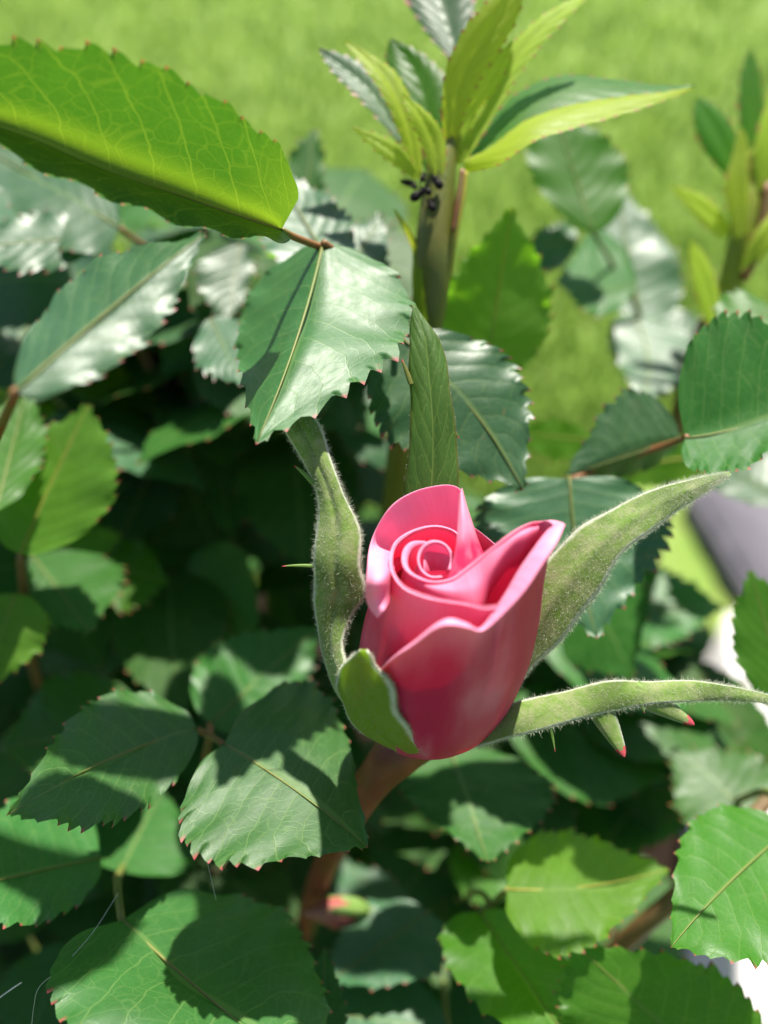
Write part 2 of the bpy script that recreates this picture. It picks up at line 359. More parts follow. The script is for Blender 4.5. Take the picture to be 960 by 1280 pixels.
def leaflet(par, mat, b, t, L, Rr, d, g=(0, 1.1), dm=0., dL=0., dR=0., dT=0., m=None, teeth=13, depth=.075, cup=.0, name='leaflet', label=None, rib=True, curl=0., puck=.012, full=.62, ribmat=None):
    SEED[0] += 1; d = deeper(d)
    if g == 's': g = sheen((L[0]+Rr[0]+t[0]+b[0])/4, (L[1]+Rr[1]+t[1]+b[1])/4)
    def pt(q, e=0):
        x = (q[0]-b[0])/FPX*d; y = (b[1]-q[1])/FPX*d
        return P(q[0], q[1], d+g[0]*x+g[1]*y+e)
    if m is None: m = (b[0]*.5+t[0]*.5, b[1]*.5+t[1]*.5)
    B, T = pt(b), pt(t, dT)
    V, F, uv, tipm, mid = leaf_mesh(B, T, pt(L, dL), pt(Rr, dR), pt(m, dm), teeth, depth*d/10, cup, SEED[0], curl=curl, puck=puck, full=full)
    o = mesh_obj(name, V, F, M[mat], par, B, uv, {'tipm': tipm})
    if label: o['label'] = label
    if rib:
        ln = (T-B).length; v, f = tube(mid, [.013*ln/2, .009*ln/2, .003*ln/2], 6, 16)
        mesh_obj('midrib', v, f, M[ribmat or ('stem_yellow' if mat in ('glow', 'young', 'lime') else 'petiole_green')], o, B)
    return o
def stalk(par, pts, r, mat='petiole', name='petiole', seg=8):
    warp = par['category'] == 'rose leaf'
    v, f = tube([P(p[0], p[1], deeper(p[2]) if warp else p[2]) for p in pts], r if isinstance(r, (list, tuple)) else [r, r], seg, 5*len(pts))
    return mesh_obj(name, v, f, M[mat], par)
GL = 'rose leaves around the bud'
def rose_leaf(label, at, group=GL):
    return thing('rose_leaf', label, 'rose leaf', P(*at), group)

exec_leaves = True
H = (0, 1.15); FC = (0, .15)
# A: big backlit leaf, top left
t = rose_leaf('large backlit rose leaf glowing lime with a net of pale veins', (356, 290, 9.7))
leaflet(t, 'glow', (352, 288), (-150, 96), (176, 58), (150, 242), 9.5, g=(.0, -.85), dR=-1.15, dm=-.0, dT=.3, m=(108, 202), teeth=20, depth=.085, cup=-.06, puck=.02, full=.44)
stalk(t, [(352, 288, 9.5), (372, 298, 9.9), (420, 316, 10.6)], [.04, .05])
# B: two-tone serrated leaf above the left sepal
t = rose_leaf('serrated rose leaf half dark green and half silvery sheen above the left sepal', (412, 322, 10.3))
leaflet(t, 'glossy', (404, 303), (320, 556), (298, 400), (506, 420), 10.3, g=(.20, .70), dL=1.7, dR=0., dm=-.1, m=(373, 418), teeth=15, depth=.13, cup=-.04)
stalk(t, [(404, 303, 10.2), (425, 318, 10.5), (470, 350, 11.3)], .045)
# C: leaf behind the upright sepal
t = rose_leaf('serrated rose leaf with red tipped teeth behind the upright sepal', (500, 425, 10.6))
leaflet(t, 'blue', (500, 420), (654, 613), (645, 470), (498, 560), 10.7, g=(0, .1), dL=.2, dR=-.1, m=(590, 512), teeth=15, depth=.10, cup=-.04)
stalk(t, [(500, 420, 10.5), (490, 400, 10.9), (500, 360, 11.4)], .045)
# D: leaf tips behind A and B
t = rose_leaf('grey green rose leaf peeping out behind the serrated two tone leaf', (425, 345, 11.2))
leaflet(t, 'blue', (425, 350), (340, 208), (330, 300), (425, 262), 11.1, g=(0, .9), teeth=12)
leaflet(t, 'blue', (420, 360), (478, 268), (418, 300), (478, 338), 11.6, g=(0, .9), teeth=10)
stalk(t, [(425, 350, 11.1), (440, 400, 11.8), (450, 470, 13)], .05)
t = rose_leaf('small dark pointed rose leaf tip standing against the lawn', (385, 240, 13))
leaflet(t, 'dark', (380, 262), (394, 160), (356, 215), (404, 215), 13, g=(0, .2), teeth=8)
# E: left upper group
t = rose_leaf('dim bluish rose leaf directly under the backlit leaf at the left edge', (150, 285, 12.5))
leaflet(t, 'blue', (150, 285), (-40, 172), (70, 165), (40, 285), 12.4, g=(.1, 1.0), teeth=12)
stalk(t, [(150, 285, 12.4), (200, 330, 13), (240, 420, 15)], .05)
t = rose_leaf('pale shiny rose leaf lying flat at the left edge', (135, 292, 12.6))
leaflet(t, 'blue', (135, 294), (-70, 312), (40, 270), (40, 336), 12.6, g='s', teeth=12)
t = rose_leaf('long folded dark blue green rose leaf with a pinkish tip', (30, 475, 8.3))
leaflet(t, 'blue', (20, 490), (258, 291), (108, 338), (186, 420), 6.7, g=(.35, .5), dL=.5, dR=-.05, m=(148, 378), teeth=14, cup=.0)
stalk(t, [(20, 490, 6.7), (-10, 560, 8.6), (-40, 640, 9.6)], .05)
t = rose_leaf('lavender grey shiny rose leaf behind the folded dark leaf', (-10, 470, 13.5))
leaflet(t, 'blue', (-20, 480), (110, 320), (10, 330), (110, 430), 13.5, g='s', teeth=10)
t = rose_leaf('group of blurred rose leaves with one lime and two silvery leaflets', (245, 400, 14.5))
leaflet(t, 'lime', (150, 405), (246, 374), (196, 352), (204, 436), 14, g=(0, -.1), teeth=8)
leaflet(t, 'blue', (300, 305), (285, 408), (246, 350), (312, 350), 12.8, g='s', teeth=9)
leaflet(t, 'blue', (240, 320), (205, 365), (200, 335), (245, 350), 13.6, g='s', teeth=8)
leaflet(t, 'blue', (262, 398), (308, 482), (250, 452), (322, 420), 12.2, g=(0, .9), teeth=9)
stalk(t, [(246, 390, 14.2), (250, 470, 15.5), (255, 560, 17)], [.06, .1], 'stem_yellow')
t = rose_leaf('silvery blurred rose leaf glinting in the shade of the left group', (150, 540, 16))
leaflet(t, 'blue', (110, 520), (195, 500), (150, 470), (160, 525), 16, g='s', teeth=8)
leaflet(t, 'blue', (215, 530), (140, 695), (135, 590), (225, 620), 15.5, g=(0, .8), teeth=9)
stalk(t, [(110, 520, 16), (160, 540, 16.5), (215, 530, 15.5)], .05, 'stem_brown')
t = rose_leaf('dark blue green rose leaf hanging in the shade left of the bud', (260, 530, 15))
leaflet(t, 'dark', (265, 520), (288, 676), (240, 590), (322, 585), 15, g=(0, .5), teeth=10)
# F: left middle group
t = rose_leaf('spray of lime and green rose leaflets on a brown stalk at the left edge', (34, 790, 13))
leaflet(t, 'lime', (25, 694), (112, 505), (0, 580), (142, 610), 11.7, g=(0, .2), dL=.1, dR=-.35, m=(66, 600), teeth=13)
leaflet(t, 'green', (-5, 640), (35, 480), (-50, 560), (52, 560), 11.2, g=(.1, .9), teeth=12)
leaflet(t, 'mature', (40, 694), (112, 790), (48, 770), (150, 715), 12.8, g=(0, .8), teeth=11)
leaflet(t, 'green', (125, 700), (210, 728), (172, 680), (155, 762), 13.8, g=(0, 1.), teeth=9)
leaflet(t, 'lime', (20, 742), (-30, 868), (-60, 790), (52, 800), 12, g=(0, .3), teeth=11)
leaflet(t, 'lime', (30, 705), (150, 668), (95, 660), (95, 722), 13.6, g=(0, .3), teeth=9)
stalk(t, [(25, 694, 11.7), (30, 740, 12.4), (40, 820, 14), (60, 900, 16)], [.06, .11], 'stem_brown')
# G: shaded leaves left of the bud
t = rose_leaf('large deep green rose leaf in shade left of the bud', (230, 700, 16))
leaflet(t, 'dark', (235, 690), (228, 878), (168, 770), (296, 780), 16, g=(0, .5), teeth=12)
# H: lower left spray
t = rose_leaf('spray of three glossy rose leaflets left of and below the bud', (262, 918, 11))
leaflet(t, 'glossy', (280, 930), (460, 1060), (402, 855), (258, 1068), 10.1, g=(.22, 1.05), dL=.25, dR=.0, dm=-.1, m=(372, 990), teeth=16, depth=.10, cup=-.10, label='glossy rose leaflet with a white sheen along its lower toothed edge')
leaflet(t, 'glossy', (246, 912), (8, 1020), (120, 872), (150, 1020), 10.9, g='s', m=(135, 950), teeth=15, cup=-.08)
leaflet(t, 'mature', (262, 905), (402, 782), (275, 805), (375, 880), 11.9, g=(0, .7), teeth=13)
stalk(t, [(246, 912, 11.), (262, 920, 11), (282, 932, 10.3)], .045)
stalk(t, [(262, 905, 11.9), (262, 920, 11.2), (255, 980, 12.5), (270, 1060, 14.5)], [.045, .07])
t = rose_leaf('dark matt rose leaf half hidden behind the glossy left leaflet', (190, 900, 12.6))
leaflet(t, 'mature', (190, 905), (0, 935), (80, 845), (90, 980), 12.6, g=(0, .9), teeth=12)
t = rose_leaf('shiny rose leaf reaching out past the left edge low down', (126, 1072, 11.2))
leaflet(t, 'glossy', (126, 1072), (-90, 1120), (40, 985), (40, 1150), 11.2, g='s', teeth=13, cup=-.08)
t = rose_leaf('big rose leaf at the bottom edge crossed by a leaf shadow', (150, 1090, 12))
leaflet(t, 'glossy', (152, 1150), (420, 1370), (372, 1150), (120, 1300), 10.2, g='s', dL=.05, dm=-.06, m=(278, 1262), teeth=17, depth=.095, cup=-.06)
leaflet(t, 'dark', (150, 1090), (205, 985), (120, 1030), (250, 1060), 12.3, g=(0, .9), teeth=12)
stalk(t, [(152, 1150, 10.2), (147, 1110, 10.9), (150, 1090, 12), (170, 1060, 14)], [.05, .06], 'petiole_green')
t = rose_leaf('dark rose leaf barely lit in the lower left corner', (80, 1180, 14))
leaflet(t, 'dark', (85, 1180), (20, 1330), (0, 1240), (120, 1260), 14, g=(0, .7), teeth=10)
# I: lower right
t = rose_leaf('dark rounded rose leaf directly under the bud', (600, 1110, 13.5))
leaflet(t, 'dark', (560, 930), (610, 1078), (505, 985), (690, 990), 12.3, g=(0, .9), teeth=14, cup=-.08)
leaflet(t, 'green', (566, 1058), (672, 1096), (640, 1050), (600, 1128), 13.8, g=(0, .9), teeth=9)
t = rose_leaf('pair of rose leaflets below the bud one bright lime with red edges', (622, 1135, 12))
leaflet(t, 'lime', (634, 1112), (838, 1086), (712, 1030), (722, 1182), 11.3, g=(0, 1.0), dL=.2, m=(735, 1108), teeth=15, cup=-.08, label='bright lime rose leaflet edged with red teeth')
leaflet(t, 'green', (598, 1138), (742, 1345), (570, 1225), (712, 1200), 11.8, g=(.1, .9), dR=.45, m=(660, 1228), teeth=13, label='green rose leaflet pointing down with one darker half')
stalk(t, [(634, 1112, 11.3), (615, 1130, 11.8), (598, 1138, 11.8)], .05, 'petiole_green')
stalk(t, [(615, 1130, 11.8), (595, 1115, 12.6), (560, 1130, 15)], .05, 'petiole_green')
t = rose_leaf('broad plain green rose leaf at the right edge in front of the white edging', (985, 1042, 10.8))
leaflet(t, 'green', (982, 1040), (838, 1185), (866, 1030), (985, 1190), 10.7, g=(.1, .9), dm=-.05, m=(905, 1110), teeth=13, cup=-.05)
stalk(t, [(982, 1040, 10.7), (960, 990, 11.6), (900, 1010, 14)], [.05, .07], 'petiole_green')
t = rose_leaf('rose leaf with red tipped teeth rising from the bottom right edge', (900, 1340, 10.8))
leaflet(t, 'green', (930, 1370), (716, 1178), (712, 1290), (900, 1215), 10.7, g=(0, .2), teeth=15, depth=.10)
t = rose_leaf('rose leaf in half shade beside the white edging', (935, 1030, 13))
leaflet(t, 'mature', (945, 1025), (840, 935), (850, 1020), (950, 950), 12.8, g=(0, .9), teeth=11)
t = rose_leaf('dim green rose leaf deep below the long right sepal', (800, 960, 15))
leaflet(t, 'dark', (830, 960), (745, 1072), (700, 1000), (850, 1040), 15, g=(0, .8), teeth=11)
leaflet(t, 'dark', (650, 905), (740, 1000), (640, 965), (775, 915), 14.6, g=(0, 1.), teeth=11)
t = rose_leaf('pale sheen rose leaf right under the long right sepal', (890, 905, 14.8))
leaflet(t, 'blue', (895, 905), (765, 945), (825, 880), (835, 985), 14.8, g='s', teeth=11)
t = rose_leaf('spray of grey blue rose leaflets beside the small red bud', (500, 1240, 13.5))
leaflet(t, 'blue', (535, 1140), (405, 1232), (440, 1145), (535, 1222), 12.8, g=(0, 1.05), teeth=11)
leaflet(t, 'blue', (560, 1290), (385, 1262), (470, 1205), (470, 1330), 11.9, g=(0, .9), teeth=12)
leaflet(t, 'dark', (555, 1120), (555, 1246), (515, 1180), (592, 1180), 14, g=(0, .7), teeth=10)
leaflet(t, 'blue', (500, 1150), (425, 1072), (425, 1120), (490, 1100), 13.6, g='s', teeth=8)
stalk(t, [(535, 1140, 12.8), (550, 1190, 14), (560, 1290, 11.9)], .05, 'petiole_green')
t = rose_leaf('narrow upright rose leaf with a red tip at the bottom edge', (405, 1300, 10.6))
leaflet(t, 'dark', (408, 1320), (406, 1185), (372, 1260), (432, 1262), 10.6, g=(0, .4), teeth=9)
# J: right middle
t = rose_leaf('spray of toothed rose leaflets on a red stalk behind the long right sepal', (712, 600, 11.6))
leaflet(t, 'blue', (712, 598), (746, 798), (606, 672), (834, 668), 11.3, g=(.05, .3), m=(722, 690), teeth=16, depth=.115, cup=-.03, label='large teal rose leaflet with red tipped teeth along its right margin')
leaflet(t, 'blue', (850, 548), (704, 596), (775, 500), (790, 592), 11.5, g=(0, .2), dR=.4, m=(782, 570), teeth=13)
leaflet(t, 'dark', (856, 548), (1075, 470), (920, 395), (935, 578), 10.6, g=(-.02, .15), dR=-.45, m=(960, 524), teeth=16, depth=.09, label='dark rose leaflet with a pale lower half at the right edge')
stalk(t, [(858, 547, 10.6), (845, 552, 11.3), (775, 576, 11.6), (712, 600, 11.4)], [.05, .045])
stalk(t, [(712, 598, 11.4), (690, 640, 12.5), (660, 720, 14.5)], .05, 'petiole_green')
t = rose_leaf('lime green rose leaf lying behind the red stalk on the right', (900, 560, 13))
leaflet(t, 'lime', (930, 562), (735, 590), (830, 548), (820, 606), 13, g=(0, -.1), teeth=10)
leaflet(t, 'lime', (740, 550), (635, 540), (690, 526), (690, 570), 13.5, g=(0, -.1), teeth=8)
t = rose_leaf('small yellow green rose leaf just above the dark right edge leaflet', (955, 390, 12.3))
leaflet(t, 'green', (965, 385), (895, 445), (905, 372), (955, 435), 12.2, g=(0, .8), teeth=9)
t = rose_leaf('blurred rose leaf half deep green half pale before the lawn', (790, 400, 15))
leaflet(t, 'blue', (792, 395), (800, 505), (765, 440), (880, 452), 14.8, g=(0, 1.), m=(810, 450), teeth=10)
leaflet(t, 'blue', (880, 470), (830, 380), (822, 430), (885, 410), 15.4, g='s', teeth=9)
t = rose_leaf('blurred spray of green and silvery rose leaflets against the lawn', (795, 395, 14.5))
leaflet(t, 'mature', (796, 352), (695, 350), (740, 290), (745, 392), 14, g=(0, 1.), dL=.4, m=(748, 362), teeth=11)
leaflet(t, 'blue', (800, 398), (770, 225), (745, 320), (850, 330), 14.8, g='s', teeth=12)
leaflet(t, 'blue', (722, 300), (645, 312), (690, 282), (680, 338), 14, g='s', teeth=8)
leaflet(t, 'green', (742, 292), (690, 130), (660, 200), (775, 195), 13.4, g=(0, .2), teeth=12)
stalk(t, [(742, 292, 13.4), (765, 330, 14.3), (800, 398, 14.8), (810, 500, 16)], [.04, .07], 'petiole_green')
t = rose_leaf('bright green rose leaf lit from behind right of the shoot stem', (600, 470, 12.4))
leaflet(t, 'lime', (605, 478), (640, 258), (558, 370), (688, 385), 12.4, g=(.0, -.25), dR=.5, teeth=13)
stalk(t, [(605, 478, 12.4), (600, 520, 13), (590, 600, 15)], .05, 'petiole_green')
t = rose_leaf('pair of dark green rose leaflets in the shade between sepal and white edging', (740, 820, 15))
leaflet(t, 'mature', (735, 770), (905, 758), (810, 715), (820, 808), 14.6, g=(0, 1.), teeth=12)
leaflet(t, 'dark', (735, 790), (880, 850), (830, 780), (770, 880), 15.2, g=(0, 1.), teeth=12)
t = rose_leaf('upright green rose leaf tip at the right edge over the white edging', (975, 900, 9.6))
leaflet(t, 'green', (990, 905), (938, 712), (916, 800), (1010, 790), 11.6, g=(0, .1), teeth=11)
t = rose_leaf('small teal rose leaf blurred at the right edge below the dark leaflet', (970, 640, 14))
leaflet(t, 'blue', (985, 630), (870, 560), (900, 610), (960, 560), 14, g=(0, .9), teeth=9)

# ------------------------------------------------------------------ the rose bud
OX, OY, OD = 524., 908., 10.4
O = P(OX, OY, OD)
ax = (RT*.10 + UP*.74 - FW*.665).normalized()
e1 = (RT-ax*RT.dot(ax)).normalized(); e2 = ax.cross(e1)        # e1 to the right, e2 to the back
RP = [(0, .06), (.12, .34), (.35, .66), (.75, .92), (1.2, 1.04), (1.9, 1.08), (2.6, 1.03), (3.2, .97), (4.2, .9)]
def RH(h):
    h = max(h, 0)
    for (a, ra), (b, rb) in zip(RP, RP[1:]):
        if h <= b: return lerp(ra, rb, (h-a)/(b-a))
    return RP[-1][1]
def hit(px, py, r, side='f'):
    """Where the line of sight of a photo pixel meets a cylinder of radius r about the bud's axis (cm) -> theta, h, r."""
    D = (P(px, py, 1)-CAM); o = CAM-O
    D1, D2, D3 = D.dot(e1), D.dot(e2), D.dot(ax); o1, o2, o3 = o.dot(e1), o.dot(e2), o.dot(ax)
    a = D1*D1+D2*D2; b = o1*D1+o2*D2; c = o1*o1+o2*o2-r*r; q = b*b-a*c
    s = math.sqrt(q) if q > 0 else 0
    k = (-b-s)/a if side == 'f' else (-b+s)/a
    x, y, h = o1+k*D1, o2+k*D2, o3+k*D3
    return math.atan2(y, x), h, math.hypot(x, y)
def hit_h(px, py, h, sh=0.):
    """Where the line of sight meets the plane at height h across the axis -> theta, h, r."""
    D = P(px, py, 1)-CAM; o = O+e1*sh
    q = CAM+D*((o+ax*h-CAM).dot(ax)/D.dot(ax))-o
    x, y = q.dot(e1), q.dot(e2); return math.atan2(y, x), h, math.hypot(x, y)
def cyl(th, h, r, sh=0.): return O + ax*h + e1*(sh*min(max(h, 0)/2.9, 1.15)**2) + (e1*math.cos(th)+e2*math.sin(th))*r
def sheet(cols, nu, nv):
    V, uv = [], []
    for i in range(nu):
        s = i/(nu-1)
        for j in range(nv):
            q = j/(nv-1)
            V.append(spline([spline(c, q) for c in cols], s)); uv.append((s, q))
    return V, uv, grid_faces(nu, nv)
bud = thing('rose_bud', 'half open pink rose bud with woolly green sepals on a reddish stem', 'rose bud', O)
def petal(rim, foot, kfoot, mat='petal', roll=0., nu=44, nv=26, mids=None, rollang=100, label=None, name='petal', wave=.02, thick=.014, sh=0., pw=1.8):
    """rim: (px, py, r, side) from edge to edge; every column runs from the bud's foot to its rim point, then rolls outward."""
    pts = [hit_h(q[0], q[1], q[3], sh) if q[2] == 'h' else hit(*q[:4]) for q in rim]
    th = [p[0] for p in pts]
    for i in range(1, len(th)):
        while th[i]-th[i-1] > math.pi: th[i] -= 2*math.pi
        while th[i]-th[i-1] < -math.pi: th[i] += 2*math.pi
    tc = sum(th)/len(th); cols = []
    for i, (a, h, r) in enumerate(zip(th, [p[1] for p in pts], [p[2] for p in pts])):
        col = []; kr = r/RH(h)
        n = 7
        for j in range(n):
            q = foot+(1-foot)*j/(n-1) if foot < 1 else 1
            hh = h*q
            kk = lerp(kfoot, kr, ((q-foot)/(1-foot))**pw) if foot < 1 else kr
            aa = tc+(a-tc)*(.72+.28*q)
            col.append(cyl(aa, hh, RH(hh)*kk, sh))
        rl = rim[i][4] if len(rim[i]) > 4 else roll
        if rl:
            rad = (e1*math.cos(a)+e2*math.sin(a))
            for w in (22, 46, 72, rollang):
                w = R_(w); col.append(cyl(a, h, r, sh)+rad*(rl*(1-math.cos(w)))+ax*(rl*math.sin(w)*.9+.025*noise.noise(Vector((i*.9, len(rim)*3.1, 2)))*(w > 1)))
        else:
            col += [col[-1]+(col[-1]-col[-2])*.004*k for k in (1, 2, 3, 4)]
        cols.append(col)
    return finish(cols, mat, nu, nv+10, label, name, wave, thick)
def finish(cols, mat, nu, nv, label=None, name='petal', wave=.02, thick=.014):
    V, uv, F = sheet(cols, nu, nv)
    V = [v+(v-O-ax*(v-O).dot(ax)).normalized()*(wave*noise.noise(v*2.1+Vector((len(cols), 0, 5)))) for v in V]
    o = mesh_obj(name, V, F, M[mat], bud, O, uv)
    if label: o['label'] = label
    s = o.modifiers.new('thickness', 'SOLIDIFY'); s.thickness = thick*.01; s.offset = 0
    ss = o.modifiers.new('smooth', 'SUBSURF'); ss.levels = 1; ss.render_levels = 1
    return o
f, b = 'f', 'b'
# back petal, seen from inside
def colpts(*q): return [cyl(*hit(*x)) for x in q]
back = [
 colpts((487, 752, .80, f), (484, 758, .88, f), (480, 764, .96, f), (472, 773, 1.02, f)),
 colpts((488, 740, .72, f), (482, 745, .86, f), (470, 750, .98, f), (459, 752, 1.02, f)),
 colpts((492, 715, .60, f), (484, 718, .80, f), (470, 720, .95, f), (458, 722, 1.0, f)),
 colpts((500, 705, .62, b), (490, 695, .76, b), (475, 685, .90, b), (462, 680, .98, b)),
 colpts((520, 700, .72, b), (508, 680, .80, b), (497, 655, .90, b), (486, 636, .97, b)),
 colpts((545, 700, .75, b), (538, 675, .83, b), (530, 640, .92, b), (518, 614, .97, b)),
 colpts((565, 700, .75, b), (562, 672, .83, b), (558, 635, .92, b), (552, 606, .97, b)),
 colpts((578, 705, .72, b), (578, 675, .80, b), (576, 640, .88, b), (574, 611, .92, b)),
 colpts((585, 712, .70, b), (588, 690, .74, b), (588, 660, .80, b), (583, 632, .84, b)),
 colpts((590, 722, .66, b), (597, 712, .68, b), (601, 702, .72, b), (603, 690, .76, b)),
]
finish(back, 'petal_pale', 54, 34, 'back petal standing highest, seen from its inner side')
# its outside and the back of the bud
petal([(478, 700, .99, b), (500, 660, .99, b), (540, 640, .99, b), (590, 660, .98, b), (640, 700, .98, b), (668, 720, 1., b)], .0, 1.0, 'petal_outer')
def hrim(*q): return [(x[0], x[1], 'h', *x[2:]) for x in q]
# front left petal whose rim winds into the ring
petal(hrim((640, 756, 3.25), (612, 761, 3.2), (585, 758, 3.15), (556, 753, 3.1), (530, 746, 3.05), (508, 736, 3.02), (495, 720, 3.), (491, 702, 3.), (497, 682, 3.), (518, 666, 3.), (545, 660, 3.), (568, 666, 3.), (580, 680, 3.)),
      .0, .93, 'petal', roll=.022, nu=70, sh=-.2)
# inner petal running from the swirl out to the right tip: its face slopes outward to the ring's rim
def hpt(px, py, h, sh=0.): return cyl(*hit_h(px, py, h, sh), sh)
pc = []
for a_, b_, rl in (((535, 680, 3.02), None, .02), ((521, 683, 3.05), None, .04), ((513, 693, 3.05), None, .055), ((511, 707, 3.05), None, .055), ((519, 719, 3.05), (513, 734, 2.92), .045),
                   ((541, 728, 3.06), (540, 748, 2.98), .03), ((566, 725, 3.1), (574, 757, 3.04), .028), ((586, 713, 3.2), (597, 762, 3.08), .028), ((606, 699, 3.32), (610, 752, 3.1), .028),
                   ((628, 682, 3.48), (619, 728, 3.24), .03), ((648, 667, 3.58), (645, 694, 3.44), .03), ((668, 657, 3.6), (664, 682, 3.5), .03), ((682, 655, 3.52), (680, 672, 3.46), .03)):
    rp = hpt(*a_, -.2); th_, h_, r_ = hit_h(*a_, -.2); rad = e1*math.cos(th_)+e2*math.sin(th_)
    sf = rp-ax*.35+rad*.03 if b_ is None else hpt(*b_, -.2)
    col = [sf-ax*1.1, sf-ax*.45, sf-ax*.12, lerp(sf, rp, .35)+ax*.03, lerp(sf, rp, .7)+ax*.02, rp]
    for w in (25, 60, 100): w = R_(w); col.append(rp+rad*(rl*(1-math.cos(w)))+ax*(rl*math.sin(w)*.9))
    pc.append(col)
finish(pc, 'petal_in', 70, 36, 'inner petal sweeping from the swirl to the right tip')
# the hooded heart
petal(hrim((553, 722, 2.98), (539, 722, 2.98), (529, 714, 3.0), (526, 702, 3.05), (530, 690, 3.1), (540, 681, 3.15), (551, 679, 3.15), (561, 684, 3.12), (566, 697, 3.05), (562, 714, 3.0)), .55, .3, 'petal_pale', roll=.02, nu=60, sh=-.22, thick=.014)
hc = []
for w in (0, .25, .5, .75, 1.):
    B_, T_ = lerp(hpt(530, 716, 2.95), hpt(564, 714, 2.95), w), lerp(hpt(530, 692, 3.04), hpt(563, 688, 3.04), w)
    dip = FW*(.16*4*w*(1-w))
    hc.append([lerp(B_, T_, q)+dip*(1-.5*q)+UP*(.07*4*w*(1-w)*q) for q in (0, .33, .66, 1.)])
finish(hc, 'petal_pale', 20, 20, 'inner face of the hooded heart petal', thick=.012)
# strip folded in over the right end of the ring
fl = []
for w in (0, .33, .66, 1.):
    L_ = [hpt(558, 727, 3.08), hpt(561, 719, 3.12), hpt(567, 697, 3.22), hpt(571, 668, 3.34), hpt(573, 642, 3.45), hpt(574, 618, 3.5)]
    R2 = [hpt(606, 706, 3.08), hpt(606, 697, 3.13), hpt(600, 682, 3.2), hpt(592, 660, 3.3), hpt(584, 635, 3.42), hpt(577, 610, 3.5)]
    fl.append([lerp(a_, b_, w)-FW*(.09*4*w*(1-w)) for a_, b_ in zip(L_, R2)])
finish(fl, 'petal', 20, 30, 'narrow inner petal strip folded over the swirl')
# great front petal with rolled rim, rising to the right tip
petal(hrim((462, 862, 1.6, .05), (484, 834, 2.25, .10), (502, 818, 2.6, .13), (522, 802, 2.9, .13), (544, 784, 3.15, .12), (562, 776, 3.28, .10), (582, 781, 3.22, .08), (597, 789, 3.08, .04), (609, 779, 3.1, .08), (632, 746, 3.28, .13), (650, 715, 3.45, .15), (668, 688, 3.58, .15), (682, 668, 3.62, .12), (690, 661, 3.58, .08), (680, 655, 3.45, .045), (664, 661, 3.3, .03), (648, 676, 3.0, .03)),
      .0, 1.0, 'petal_outer', nu=90, nv=30)

